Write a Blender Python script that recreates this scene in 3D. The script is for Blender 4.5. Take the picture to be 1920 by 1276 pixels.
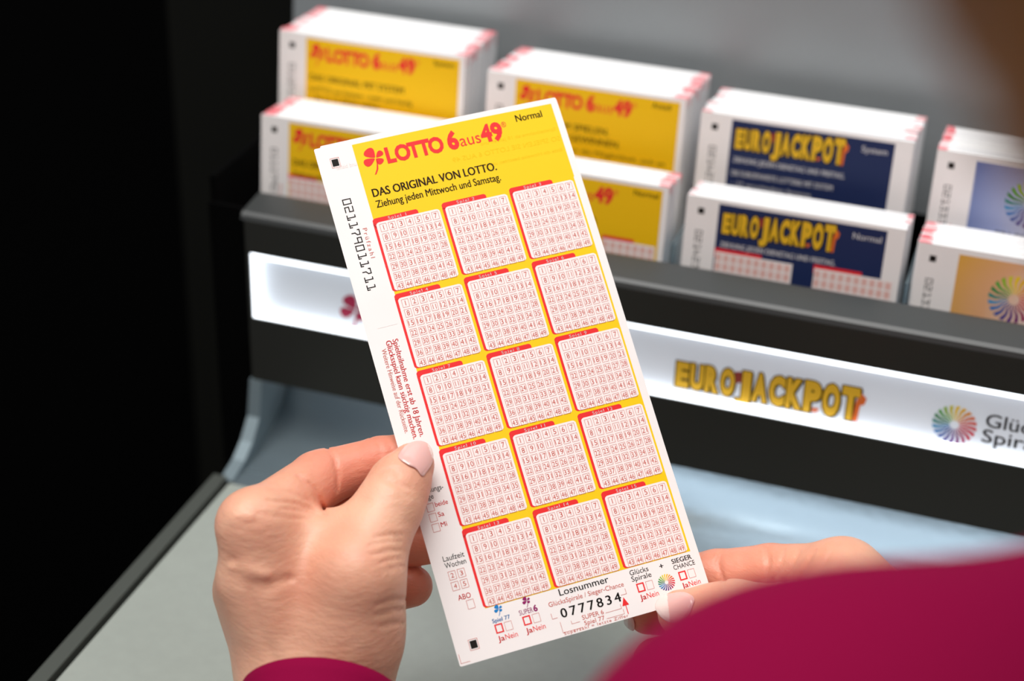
import bpy, math, random
import numpy as np
from mathutils import Vector, Matrix
random.seed(4); rng = np.random.RandomState(7)
SC = bpy.context.scene
COL = SC.collection
for o in list(bpy.data.objects): bpy.data.objects.remove(o)

# ------------------------------------------------------------------ camera
F = 3400.0                                    # focal length in pixels of the 1920 wide frame
RW = np.array([[.94502174, .18000414, -.27300628],
               [.32603951, -.45446524, .82895089],
               [.02514273, -.87238745, -.48816799]])   # columns: camera right, down, forward
CAM = np.array([0.12337012, -0.57940732, 0.4793586])
def W(cc):                                    # camera metres (right, down, forward) -> world
    return CAM + np.asarray(cc, float) @ RW.T
def P(x, y, z):                               # a point seen at (x, y), z metres deep, in camera metres
    return np.array([(x-960)/F*z, (y-638)/F*z, z])
cam_d = bpy.data.cameras.new('camera'); cam = bpy.data.objects.new('camera', cam_d); COL.objects.link(cam)
m = Matrix.Identity(4)
for i in range(3):
    m[i][0] = RW[i, 0]; m[i][1] = -RW[i, 1]; m[i][2] = -RW[i, 2]; m[i][3] = CAM[i]
cam.matrix_world = m
cam_d.sensor_width = 36; cam_d.lens = F/1920*36; cam_d.clip_start = .01; cam_d.clip_end = 20
cam_d.dof.use_dof = True; cam_d.dof.focus_distance = .567; cam_d.dof.aperture_fstop = 7.0
SC.camera = cam

# ------------------------------------------------------------------ world, lights, exposure
def lin(c):
    return tuple(((v/255+.055)/1.055)**2.4 if v/255 > .04045 else v/255/12.92 for v in c)
w = bpy.data.worlds.new('world'); SC.world = w; w.use_nodes = True
w.node_tree.nodes['Background'].inputs[0].default_value = (.95, .97, 1, 1)
w.node_tree.nodes['Background'].inputs[1].default_value = .24
def area(name, loc, target, sx, sy, power, col=(1, 1, 1)):
    l = bpy.data.lights.new(name, 'AREA'); l.shape = 'RECTANGLE'; l.size = sx; l.size_y = sy
    l.energy = power*1.12; l.color = col
    o = bpy.data.objects.new(name, l); COL.objects.link(o); o.location = loc
    d = Vector(target)-Vector(loc); o.rotation_euler = d.to_track_quat('-Z', 'Y').to_euler()
    return o
area('ceiling_light', (-.25, -.34, 1.9), (0, -.05, .2), 1.5, .9, 29.5, (1, .985, .96))
area('ceiling_light', (-.9, -.9, 1.5), (-.05, -.1, .2), .6, .6, 4, (1, .97, .93))
area('ceiling_light', (.5, .45, 1.7), (.05, .05, .2), .8, .4, 4.5, (.93, .97, 1))
SC.view_settings.view_transform = 'Standard'; SC.view_settings.look = 'None'
SC.view_settings.exposure = 0; SC.view_settings.gamma = 1; SC.view_settings.use_curve_mapping = False

# ------------------------------------------------------------------ helpers
MATS = {}
def mat(name, rgb, rough=.55, metal=0, spec=.5, emit=0, emit_rgb=None, noise=0, nscale=40, bump=0, sss=0, coat=0, alpha=1, trans=0):
    if name in MATS: return MATS[name]
    mt = bpy.data.materials.new(name); mt.use_nodes = True; nt = mt.node_tree; b = nt.nodes['Principled BSDF']
    c = lin(rgb)+(1,)
    b.inputs['Base Color'].default_value = c; b.inputs['Roughness'].default_value = rough
    b.inputs['Metallic'].default_value = metal; b.inputs['Specular IOR Level'].default_value = spec
    b.inputs['Coat Weight'].default_value = coat; b.inputs['Transmission Weight'].default_value = trans
    b.inputs['Alpha'].default_value = alpha
    if sss:
        b.inputs['Subsurface Weight'].default_value = sss; b.inputs['Subsurface Radius'].default_value = (1, .35, .2)
        b.inputs['Subsurface Scale'].default_value = .004
    if emit:
        b.inputs['Emission Color'].default_value = lin(emit_rgb or rgb)+(1,); b.inputs['Emission Strength'].default_value = emit
    if noise or bump:
        tc = nt.nodes.new('ShaderNodeTexCoord'); n = nt.nodes.new('ShaderNodeTexNoise')
        n.inputs['Scale'].default_value = nscale; n.inputs['Detail'].default_value = 4
        nt.links.new(tc.outputs['Object'], n.inputs['Vector'])
        if noise:
            r = nt.nodes.new('ShaderNodeValToRGB')
            r.color_ramp.elements[0].position = .3; r.color_ramp.elements[1].position = .7
            r.color_ramp.elements[0].color = tuple(v*(1-noise) for v in c[:3])+(1,)
            r.color_ramp.elements[1].color = tuple(min(1, v*(1+noise)) for v in c[:3])+(1,)
            nt.links.new(n.outputs['Fac'], r.inputs[0]); nt.links.new(r.outputs[0], b.inputs['Base Color'])
        if bump:
            bp = nt.nodes.new('ShaderNodeBump'); bp.inputs['Strength'].default_value = bump; bp.inputs['Distance'].default_value = .0005
            nt.links.new(n.outputs['Fac'], bp.inputs['Height']); nt.links.new(bp.outputs[0], b.inputs['Normal'])
    MATS[name] = mt; return mt

def mesh_obj(name, verts, faces, mats, parent=None, fmat=None, smooth=False):
    me = bpy.data.meshes.new(name)
    me.from_pydata([tuple(map(float, v)) for v in verts], [], [tuple(map(int, f)) for f in faces])
    for mm in (mats if isinstance(mats, (list, tuple)) else [mats]): me.materials.append(mm)
    if fmat is not None: me.polygons.foreach_set('material_index', np.asarray(fmat, dtype=np.int32))
    if smooth: me.polygons.foreach_set('use_smooth', np.ones(len(me.polygons), bool))
    me.update()
    o = bpy.data.objects.new(name, me); COL.objects.link(o)
    if parent: o.parent = parent
    return o
def empty(name, loc, label, cat, group=None):
    o = bpy.data.objects.new(name, None); COL.objects.link(o); o.location = loc; o.empty_display_size = .01
    o['label'] = label; o['category'] = cat
    if group: o['group'] = group
    return o

class MB:
    """collects 3D polygons in metres"""
    def __init__(s): s.v = []; s.f = []; s.m = []
    def box(s, a, b, mi=0, bev=0):
        x0, y0, z0 = a; x1, y1, z1 = b
        if not bev:
            n = len(s.v)
            s.v += [(x0,y0,z0),(x1,y0,z0),(x1,y1,z0),(x0,y1,z0),(x0,y0,z1),(x1,y0,z1),(x1,y1,z1),(x0,y1,z1)]
            s.f += [(n,n+3,n+2,n+1),(n+4,n+5,n+6,n+7),(n,n+1,n+5,n+4),(n+1,n+2,n+6,n+5),(n+2,n+3,n+7,n+6),(n+3,n,n+4,n+7)]
            s.m += [mi]*6
        else:                                       # rounded in the y-z profile
            pr = []
            for cy, cz, a0 in ((y1-bev, z1-bev, 0), (y0+bev, z1-bev, 90), (y0+bev, z0+bev, 180), (y1-bev, z0+bev, 270)):
                for k in range(5):
                    t = math.radians(a0+k*22.5); pr.append((cy+bev*math.cos(t), cz+bev*math.sin(t)))
            s.prism(pr, x0, x1, mi)
        return s
    def prism(s, prof, x0, x1, mi=0):               # closed (y,z) profile swept along x
        n = len(s.v); k = len(prof)
        s.v += [(x0, y, z) for y, z in prof]+[(x1, y, z) for y, z in prof]
        s.f += [tuple(range(n, n+k)), tuple(range(n+2*k-1, n+k-1, -1))]; s.m += [mi]*2
        for i in range(k):
            j = (i+1) % k; s.f.append((n+i, n+k+i, n+k+j, n+j)); s.m.append(mi)
        return s
    def build(s, name, mats, parent=None, smooth=False, off=(0, 0, 0)):
        v = np.array(s.v)-np.array(off)
        return mesh_obj(name, v, s.f, mats, parent, s.m, smooth)

# ---- flat printing: 2D polygons in millimetres, u right, v down; layer = printing order
_tc = {}
def text2d(body, bold=0.0, spacing=1.0, font_res=3):
    key = (body, bold, spacing)
    if key in _tc: return _tc[key]
    cu = bpy.data.curves.new('t', 'FONT'); cu.body = body; cu.offset = bold; cu.resolution_u = font_res
    cu.space_character = spacing; cu.fill_mode = 'BOTH'
    o = bpy.data.objects.new('t', cu); COL.objects.link(o)
    dg = bpy.context.evaluated_depsgraph_get(); ev = o.evaluated_get(dg); me = ev.to_mesh()
    v = np.array([x.co[:2] for x in me.vertices]); f = [tuple(p.vertices) for p in me.polygons]
    ev.to_mesh_clear(); bpy.data.objects.remove(o); bpy.data.curves.remove(cu)
    _tc[key] = (v, f); return v, f
CAPH = None
def capheight():
    global CAPH
    if CAPH is None:
        v, _ = text2d('H'); CAPH = v[:, 1].max()-v[:, 1].min()
    return CAPH
class Print:
    def __init__(s): s.v = []; s.f = []; s.m = []; s.n = 0; s.mats = []
    def mi(s, mt):
        if mt not in s.mats: s.mats.append(mt)
        return s.mats.index(mt)
    def add(s, pts, faces, layer, mt):
        pts = np.asarray(pts, float)
        s.v.append(np.column_stack([pts, np.full(len(pts), layer)]))
        s.f += [tuple(i+s.n for i in f) for f in faces]; s.m += [s.mi(mt)]*len(faces); s.n += len(pts)
    def poly(s, pts, layer, mt): s.add(pts, [tuple(range(len(pts)))], layer, mt)
    def rect(s, u0, v0, u1, v1, layer, mt, rc=(0, 0, 0, 0), step=4.0):   # corner radii: tl, tr, br, bl
        tl, tr, br, bl = rc
        ys = set([v0, v1])
        for r, top in ((tl, 1), (tr, 1), (br, 0), (bl, 0)):
            if r:
                for k in range(1, 6):
                    d = r*(1-math.sin(math.radians(18*k))); ys.add(v0+d if top else v1-d)
        n = max(1, int((v1-v0)/step))
        for k in range(n+1): ys.add(v0+(v1-v0)*k/n)
        ys = sorted(ys); nx = max(1, int((u1-u0)/step)); pts = []
        def ins(r, d):
            return r-math.sqrt(max(0, r*r-(r-d)**2)) if r and d < r else 0
        for y in ys:
            a = u0+max(ins(tl, y-v0), ins(bl, v1-y)); b = u1-max(ins(tr, y-v0), ins(br, v1-y))
            pts += [(a+(b-a)*i/nx, y) for i in range(nx+1)]
        fs = []
        for j in range(len(ys)-1):
            for i in range(nx):
                q = j*(nx+1)+i; fs.append((q, q+nx+1, q+nx+2, q+1))
        s.add(pts, fs, layer, mt)
    def frame(s, u0, v0, u1, v1, t, layer, mt):
        o = [(u0, v0), (u1, v0), (u1, v1), (u0, v1)]; i = [(u0+t, v0+t), (u1-t, v0+t), (u1-t, v1-t), (u0+t, v1-t)]
        s.add(o+i, [(0, 4, 5, 1), (1, 5, 6, 2), (2, 6, 7, 3), (3, 7, 4, 0)], layer, mt)
    def line(s, pts, t, layer, mt):
        for a, b in zip(pts[:-1], pts[1:]):
            a = np.array(a, float); b = np.array(b, float); d = b-a; L = np.linalg.norm(d); d /= L; n = np.array([-d[1], d[0]])*t/2
            a = a-d*t/2; b = b+d*t/2
            s.add([a-n, a+n, b+n, b-n], [(0, 1, 2, 3)], layer, mt)
    def text(s, body, u, v, h, layer, mt, bold=0, width=None, align='l', rot=0, spacing=1.0, mirror=False):
        """(u, v) = left end of the baseline, h = capital height in mm; width = total width in mm; rot degrees clockwise"""
        if 0 < bold < .03:                           # light emboldening: a few shifted strikes
            e = bold*h/capheight()*.8; c, sn = math.cos(math.radians(rot)), math.sin(math.radians(rot))
            for k in (-1, 0, 1):
                s.text(body, u+k*e*c, v+k*e*sn, h, layer, mt, 0, width, align, rot, spacing, mirror)
            return
        p, f = text2d(body, bold, spacing)
        if len(p) == 0: return
        p = p.copy(); k = h/capheight(); x0 = p[:, 0].min(); p[:, 0] -= x0
        wd = p[:, 0].max(); kx = (width/wd) if width else k
        q = np.column_stack([p[:, 0]*kx, -p[:, 1]*k])
        if align == 'c': q[:, 0] -= wd*kx/2
        if mirror: q[:, 0] *= -1
        a = math.radians(rot); c, sn = math.cos(a), math.sin(a)
        q = np.column_stack([q[:, 0]*c-q[:, 1]*sn, q[:, 0]*sn+q[:, 1]*c])
        s.add(q+np.array([u, v]), f, layer, mt)
    def build(s, name, fn, parent=None):
        v = np.concatenate(s.v); return mesh_obj(name, fn(v), s.f, s.mats, parent, s.m)

# ------------------------------------------------------------------ inks and papers
paper = mat('slip_paper', (250, 243, 240), .6, spec=.3, noise=.012, nscale=60)
yellow = mat('yellow_ink', (250, 207, 2), .55, spec=.3)
yellow2 = mat('stack_yellow', (250, 196, 8), .55, spec=.3)  # deeper, warmer yellow used on the stacked slips
red = mat('red_ink', (240, 42, 44), .55, spec=.3)
gred = mat('grid_ink', (208, 104, 92), .6, spec=.2)
gred_soft = mat('grid_number_ink', (205, 92, 78), .6, spec=.2)
black = mat('black_ink', (24, 18, 14), .6, spec=.2)
brown = mat('dark_title_ink', (52, 30, 12), .6, spec=.2)
whiteink = mat('white_ink', (255, 250, 248), .6, spec=.2)
field = mat('field_white', (253, 240, 236), .6, spec=.3)
ghost = mat('show_through', (240, 198, 4), .6, spec=.2)
ghostp = mat('show_through_pale', (240, 226, 222), .6, spec=.2)
blueink = mat('blue_ink', (30, 130, 200), .6, spec=.2)
purple = mat('magenta_ink', (150, 30, 100), .6, spec=.2)
navy = mat('navy_ink', (24, 40, 84), .5, spec=.4)
gold = mat('gold_ink', (234, 184, 40), .5, spec=.3)
flame = mat('flame_ink', (230, 110, 40), .5, spec=.3)
grid_pale = mat('pale_grid_pink', (240, 190, 180), .6, spec=.2)
WHEEL = [mat('wheel_%d' % i, c, .55, spec=.2) for i, c in enumerate([
    (248, 208, 40), (246, 192, 40), (242, 160, 50), (236, 120, 60), (230, 90, 70), (222, 64, 70), (214, 40, 66), (196, 30, 70),
    (160, 30, 90), (120, 40, 110), (96, 48, 130), (70, 60, 140), (50, 84, 160), (40, 120, 190), (50, 150, 200), (40, 140, 130),
    (50, 140, 80), (90, 170, 70), (150, 190, 50), (220, 210, 50)])]

def clover(p, cu, cv, s, layer, mt):
    for ang, L, wd in ((-122, .60, .40), (-36, .44, .22), (160, .60, .30), (50, .38, .26)):
        a = math.radians(ang); d = np.array([math.cos(a), math.sin(a)]); n = np.array([-d[1], d[0]])
        pts = []
        for k in range(20):
            t = 2*math.pi*k/20; r = (1-math.cos(t))/2
            pts.append(np.array([cu, cv])+s*(d*(.05+L*r)+n*wd*math.sin(t)*(.25+.75*r)))
        p.poly(pts, layer, mt)
    a = np.array([cu, cv])
    st = [a+s*np.array(q) for q in ((.0, .05), (-.02, .3), (-.1, .6), (-.26, .88), (-.17, .86), (-.02, .62), (.05, .3), (.04, .05))]
    p.add(st, [(0, 1, 6, 7), (1, 2, 5, 6), (2, 3, 4, 5)], layer, mt)
def wheel(p, cu, cv, R, layer):
    n = len(WHEEL)
    for i in range(n):
        a = math.radians(-90+360*i/n)
        pts = []
        for r, wv, tw in ((.22, .014, 0), (.45, .038, .05), (.7, .060, -.04), (1.0, .090, .06)):
            c = a+tw; hw = wv*R
            pts.append((r*R, c, hw))
        q = [(cu+r*math.cos(c)-h*math.sin(a), cv+r*math.sin(c)+h*math.cos(a)) for r, c, h in pts]
        q2 = [(cu+r*math.cos(c)+h*math.sin(a), cv+r*math.sin(c)-h*math.cos(a)) for r, c, h in pts]
        k = len(q); p.add(q+q2, [(j, j+1, k+j+1, k+j) for j in range(k-1)], layer, WHEEL[i])
def lotto_logo(p, u, v, layer):
    p.text('L', u, v, 5.2, layer, red, bold=.05, width=3.1); p.text('O', u+3.0, v+.1, 5.3, layer, red, bold=.045, width=5.1)
    p.text('T', u+7.4, v, 5.2, layer, red, bold=.05, width=4.0); p.text('T', u+10.9, v, 5.2, layer, red, bold=.05, width=4.0); p.text('O', u+14.2, v+.1, 5.3, layer, red, bold=.045, width=5.1)
    p.text('6', u+20.6, v, 6.0, layer, red, bold=.05, width=3.8); p.text('aus', u+24.7, v-.1, 4.3, layer, red, width=7.0)
    p.text('4', u+32.0, v-.1, 5.8, layer, red, bold=.05, width=3.9); p.text('9', u+35.7, v+.1, 6.0, layer, red, bold=.05, width=3.9)
    p.text('®', u+39.7, v-3.9, 1.9, layer, red, width=1.7)
OCR = {'0': [[(0,0),(1,0),(1,1),(0,1),(0,0)]], '2': [[(0,0),(1,0),(1,.5),(0,.5),(0,1),(1,1)]],
       '1': [[(.2,0),(.6,0),(.6,1)], [(.1,1),(1,1),(1,.72)]], '7': [[(0,.2),(0,0),(1,0),(1,.35),(.55,.6),(.55,1)]],
       '9': [[(1,1),(1,0),(0,0),(0,.5),(1,.5)]], '3': [[(0,0),(1,0),(.5,.42),(1,.5),(1,1),(0,1)]],
       '8': [[(.15,0),(.85,0),(.85,.45),(.15,.45),(.15,0)], [(0,.45),(1,.45),(1,1),(0,1),(0,.45)]],
       '4': [[(0.1,0),(0,.7),(1,.7)], [(.7,.4),(.7,1)]]}
def ocr(p, s, u, v, gh, gw, pitch, t, layer, mt, vertical=True, sv=1.0):
    """vertical: read downwards, glyph tops to the right; (u, v) = lower left of the run"""
    for i, ch in enumerate(s):
        for st in OCR[ch]:
            if vertical: pts = [(u+gh*(1-y), v+(i*pitch+x*gw)*sv) for x, y in st]
            else: pts = [(u+i*pitch+x*gw, v-gh*(1-y)*sv) for x, y in st]
            p.line(pts, t, layer, mt)

# ------------------------------------------------------------------ the slip in the hands
SO = np.array([-0.10453458, -0.09453394, 0.24931786])
E1 = np.array([0.78027887, 0.61716906, 0.1013274]); E1 /= np.linalg.norm(E1)
E2 = np.array([0.46532418, -0.4612184, -0.65969291]); E2 -= E2.dot(E1)*E1; E2 /= np.linalg.norm(E2)
EN = -np.cross(E1, E2)                          # towards the reader
SV = .9298
def slip_fn(v):                                 # v: (u mm, v mm on the 181.5 scale, layer)
    u = v[:, 0]*.001; q = v[:, 1]*.001*SV
    bow = .0009*np.sin(np.pi*u/.0825)+.0006*np.sin(2*np.pi*q/.17)*(u/.0825)
    return SLOC_INV(SO+u[:, None]*E1+q[:, None]*E2+(bow+v[:, 2]*.00003)[:, None]*EN)
SC0 = SO+E1*.04125+E2*.168
SLOC_INV = lambda x: x-SC0
slip = empty('lottery_slip', SC0, 'white and yellow lottery slip with fifteen number grids held up in both hands', 'lottery slip')
sp = Print(); sp.rect(0, 0, 82.5, 181.5, 0, paper, rc=(.6, .6, .6, .6)); sp.build('paper_sheet', slip_fn, slip)
# second sheet just behind, shifted a little
bs = Print(); bs.rect(2.2, -.7, 82.45, 172, -9, paper, rc=(.6, .6, 0, 0)); bs.build('backing_sheet', slip_fn, slip)
# header block
p = Print()
p.rect(12.2, 1.4, 80.2, 29.6, 1, yellow); p.rect(12.2, 29.6, 79.95, 165.75, 1, yellow)
p.build('yellow_panel', slip_fn, slip)
p = Print()
clover(p, 18.4, 7.9, 6.6, 3, red)
lotto_logo(p, 21.8, 10.5, 3)
p.build('logo', slip_fn, slip)
p = Print()
p.text('Normal', 66.9, 5.6, 2.5, 3, brown, bold=.018, width=9.1)
p.text('DAS ORIGINAL VON LOTTO.', 14.3, 21.4, 2.9, 3, brown, bold=.029, width=41.4)
p.text('Ziehung jeden Mittwoch und Samstag.', 14.4, 25.4, 2.55, 3, brown, bold=.016, width=41.6)
p.text('SO SPIELEN SIE LOTTO 6 AUS 49', 79.5, 15.5, 1.7, 2, ghost, width=37, mirror=True)
p.text('Spielteilnahme ab 18 Jahren und', 79.0, 11.5, 1.2, 2, ghost, width=26, mirror=True)
p.text('Bitte die Hinweise beachten und bei', 79.0, 19.5, 1.2, 2, ghost, width=28, mirror=True)
p.build('title', slip_fn, slip)
# one game field in local mm with its top left corner at 0,0 (white part 21.6 x 26.6)
def game_field(idx):
    c, r = idx % 3, idx//3
    u0 = 11.9+22.83*c; v0 = 29.0+27.52*r
    p = Print()
    p.rect(u0-.15, v0-.1, u0+14.9, v0+3.5, 2, red, rc=(1.2, .9, 0, 0))
    p.rect(u0-.15, v0+1.6, u0+5, v0+26.5, 2, red, rc=(0, 0, 0, 1.2))
    p.rect(u0+.65, v0+1.55, u0+21.75, v0+26.3, 3, field, rc=(1.2, 1.2, 1.0, 1.0))
    p.text('Spiel %d' % (idx+1), u0+5.0, v0+1.28, 1.05, 3, whiteink, bold=.01, spacing=1.25, width=5.9+(.9 if idx > 8 else 0))
    for n in range(49):
        i, j = n % 7, n//7
        a = u0+1.75+2.86*i-.1; b = v0+2.3+3.55*j
        p.frame(a, b, a+2.22, b+2.85, .11, 4, gred)
        s = str(n+1)
        p.text(s, a+1.11, b+2.25, 1.75, 4, gred_soft, align='c', width=(.22 if s == '1' else .95) if n < 9 else 1.72 if n != 10 else 1.1)
    return p.build('game_field', slip_fn, slip)
for i in range(15): game_field(i)
for mu, mv in ((4.1, 4.6), (4.4, 174.0)):
    p = Print(); p.frame(mu, mv, mu+2.9, mv+3.55, .12, 2, gred); p.rect(mu+.4, mv+.5, mu+2.5, mv+3.05, 2, black); p.build('registration_mark', slip_fn, slip)
# number strip and warnings down the left margin
p = Print()
ocr(p, '021179011711', 4.4, 20.0, 2.5, 1.75, 2.83, .34, 2, black)
p.text('Prüfzahl', 8.1, 31.4, 1.35, 2, gred, rot=90, spacing=1.4, width=10.8)
p.text('Spielteilnahme erst ab 18 Jahren.', 7.5, 71.4, 1.75, 2, red, rot=90, width=34.3, bold=.012)
p.text('Glücksspiel kann süchtig machen.', 5.3, 71.4, 1.75, 2, red, rot=90, width=34.5, bold=.012)
p.text('Weitere Hinweise auf der Rückseite.', 3.3, 73.8, 1.45, 2, gred, rot=90, width=29.5)
p.line([(4, 66.5), (10.5, 66.5)], .08, 2, ghostp); p.text('und bisher', 12.0, 9, 1.4, 2, ghostp, mirror=True, width=7)
p.build('number_strip', slip_fn, slip)
p = Print()
p.text('Ziehungs-', 2.9, 124.4, 1.75, 2, black, width=7.2); p.text('tage', 3.1, 126.6, 1.7, 2, black, width=3.3)
for k, s in enumerate(('beide', 'Sa', 'Mi')):
    v0 = 127.9+3.45*k; p.frame(3.4, v0, 5.7, v0+2.75, .12, 2, gred); p.text(s, 6.2, v0+1.6, 1.55, 2, red, bold=.006, width=(4.0, 1.9, 1.9)[k])
p.text('Laufzeit', 3.9, 147.6, 1.75, 2, black, width=6.7); p.text('Wochen', 3.9, 149.9, 1.75, 2, black, width=6.7)
for s, (a, b) in {'2': (4.2, 151.1), '3': (7.1, 151.1), '4': (4.2, 154.7), '5': (7.1, 154.7)}.items():
    p.frame(a, b, a+2.3, b+2.9, .12, 2, gred); p.text(s, a+1.15, b+2.2, 1.5, 2, gred_soft, align='c', width=.95)
p.text('ABO', 5.1, 161.0, 1.75, 2, red, bold=.006, width=4.0); p.frame(7.2, 161.6, 9.5, 164.6, .12, 2, gred)
p.line([(.6, 177.6), (.6, 180.6), (3.4, 180.6)], .12, 2, gred)
p.build('draw_day_boxes', slip_fn, slip)
p = Print()
def janein(u, v):
    p.frame(u, v, u+2.5, v+3.0, .42, 2, red); p.frame(u+3.1, v+.1, u+5.4, v+3.0, .1, 2, gred)
    p.text('Ja', u, v+5.6, 1.75, 2, red, bold=.02, width=2.0); p.text('Nein', u+2.3, v+5.6, 1.75, 2, red, width=3.9)
clover(p, 16.2, 167.1, 2.5, 2, blueink); p.text('Spiel 77', 13.2, 171.0, 1.3, 2, blueink, bold=.02, width=5.6); janein(13.4, 171.6)
clover(p, 25.2, 167.0, 2.4, 2, purple); p.text('SUPER', 21.8, 171.0, 1.6, 2, purple, width=4.4); p.text('6', 26.4, 171.0, 2.0, 2, purple, bold=.03, width=1.3); janein(22.3, 171.6)
p.text('Losnummer', 35.5, 168.4, 2.2, 2, black, bold=.01, width=16.2)
p.text('GlücksSpirale / Sieger-Chance', 31.3, 171.0, 1.55, 2, gred_soft, width=24.6)
p.text('0777834', 34.2, 175.5, 3.0, 2, black, bold=.02, width=19.6, spacing=1.35)
p.text('SUPER 6', 40.2, 177.9, 1.45, 2, gred_soft, width=7.0); p.text('Spiel 77', 40.4, 179.8, 1.4, 2, gred_soft, width=6.6)
p.text('Superzahl = letzte Ziffer', 33.4, 181.0, .95, 2, gred_soft, width=21.0, spacing=1.2)
for pts in ([(31.2, 173.2), (31.2, 175), (32.8, 175)], [(55.9, 171.8), (55.9, 173.6), (54.1, 173.6)],
            [(36.6, 177.2), (36.6, 178.2), (39.2, 178.2)], [(47.8, 177.8), (53.0, 177.8), (53.0, 176.4)],
            [(33.2, 176.6), (33.2, 180.2), (39.6, 180.2)], [(47.6, 179.7), (53.4, 179.7), (53.4, 178.2)]):
    p.line(pts, .12, 2, gred)
p.line([(54.6, 180.0), (54.6, 176.6)], .26, 2, red); p.poly([(53.5, 177.2), (54.6, 174.4), (55.7, 177.2)], 2, red)
p.text('Glücks', 58.8, 168.3, 1.7, 2, black, width=6.2); p.text('Spirale', 58.8, 170.4, 1.7, 2, black, width=6.6); janein(59.7, 171.4)
p.text('+', 68.7, 168.9, 1.9, 2, black, bold=.02, width=1.3); wheel(p, 69.4, 173.6, 2.75, 2)
p.text('SIEGER', 73.0, 168.3, 1.55, 2, black, bold=.02, width=6.7); p.text('CHANCE', 73.0, 170.4, 1.55, 2, black, width=7.2); janein(73.9, 171.4)
p.build('extra_game_boxes', slip_fn, slip)

# ------------------------------------------------------------------ counter, display housing
m_dark = mat('dark_plastic', (36, 36, 32), .42, spec=.35, bump=.15, nscale=900)
m_lip = mat('dark_satin_plastic', (58, 60, 60), .38, spec=.5)
m_black = mat('black_cabinet', (14, 14, 10), .6, spec=.15)
m_void = mat('black_void', (3, 3, 3), .9, spec=.05)  # darkness of the unlit surroundings put into a near-black base colour
m_metal = mat('brushed_metal', (166, 182, 190), .22, metal=.65, bump=.1, nscale=300)
m_back = mat('grey_back_metal', (164, 168, 170), .42, metal=.55, noise=.05, nscale=12)
m_desk = mat('grey_desk_laminate', (156, 161, 154), .24, spec=.5, noise=.025, nscale=220)
m_trim = mat('dark_edge_trim', (110, 114, 108), .35, metal=.6)
m_acr = mat('clear_acrylic', (205, 232, 245), .06, trans=.85, spec=.6)
m_bar = mat('light_bar_diffuser', (222, 228, 236), .4, emit=.16, emit_rgb=(236, 242, 255))
m_led = mat('light_strip', (255, 255, 255), .5, emit=2.6, emit_rgb=(240, 248, 255))
XL, XR = -.180, .30
def structure(o): o['kind'] = 'structure'; return o
MB_ = MB
# floor and dark surroundings
structure(MB().box((-1.6, -1.4, -.92), (1.6, 1.2, -.90)).build('floor', m_void))
structure(MB().box((-1.6, .62, -.90), (1.6, .66, 1.2)).build('wall_back', m_void))
cab = MB().box((-.322, .20, -.90), (.32, .60, .75)).build('cabinet', m_black); cab['label'] = 'tall black cabinet standing in the dark behind the slip display'; cab['category'] = 'cabinet'
# desk
desk = empty('counter', (0, -.2, -.9), 'pale grey counter top with dark metal edge in front of the slip display', 'counter')
d0 = (0, -.2, -.9)
MB().box((XL+.0035, -.75, .035), (.62, -.0312, .0654)).build('counter_top', m_desk, desk, off=d0)
MB().prism([(-.75, .030), (-.029, .030), (-.029, .0668), (-.75, .0668)], XL-.0045, XL+.0015).build('edge_trim', m_trim, desk, off=d0)
MB().box((XL+.02, -.70, -.9), (.60, -.05, .034)).build('cabinet_body', m_black, desk, off=d0)
# display unit
disp = empty('slip_display', (0, .05, .0), 'dark slip dispenser with an illuminated white logo bar above the counter', 'display stand')
o0 = (0, .05, 0)
def slab(name, prof, x0, x1, mt, smooth=False): return MB().prism(prof, x0, x1).build(name, mt, disp, off=o0, smooth=smooth)
fp = MB()
fp.prism([(0, .0968), (.006, .0968), (.006, .1258), (0, .1258)], XL, XR)
fp.prism([(0, .1552), (.006, .1552), (.006, .1700), (.0010, .1706), (0, .1690)], XL, XR)
fp.box((XL, .0, .1255), (XL+.0015, .006, .1555))
fp.build('front_panel', m_dark, disp, off=o0)
slab('tray_lip', [(.0, .1694), (.0006, .1712), (.002, .1723), (.0165, .1738), (.0185, .1733), (.0192, .1718), (.0192, .150), (.0165, .150), (.0165, .169), (.004, .168)], XL-.0015, XR, m_lip)
sc = [(.030, .112), (.0295, .098), (.026, .086), (.018, .0765), (.006, .0700), (-.008, .0668), (-.020, .0657), (-.0305, .0655)]
slab('curved_scoop', sc+[(y, z-.003) if i > 3 else (y+.003, z-.001) for i, (y, z) in reversed(list(enumerate(sc)))], XL+.004, XR, m_metal, True)
fl = [(-.0005, .0967), (-.004, .081), (-.0113, .0734), (-.0191, .0688), (-.0305, .0662)]
slab('scoop_end_cap', fl+[(-.0300, .0640), (.029, .0640), (.034, .0967)], XL-.001, XL+.0045, mat('matte_metal', (120, 134, 140), .55, metal=.5))
MB().box((-.2050, .0200, .02), (-.2025, .20, .176)).box((-.2050, .0175, .02), (XL-.003, .0195, .165)).build('side_panel', m_void, disp, off=o0)
MB().box((XL-.03, .196, .0), (XR, .199, .16)).build('rear_panel', m_black, disp, off=o0)
MB().box((-.205, .0195, .006), (XR, .196, .010)).build('pocket_floor', m_black, disp, off=o0)
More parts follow.
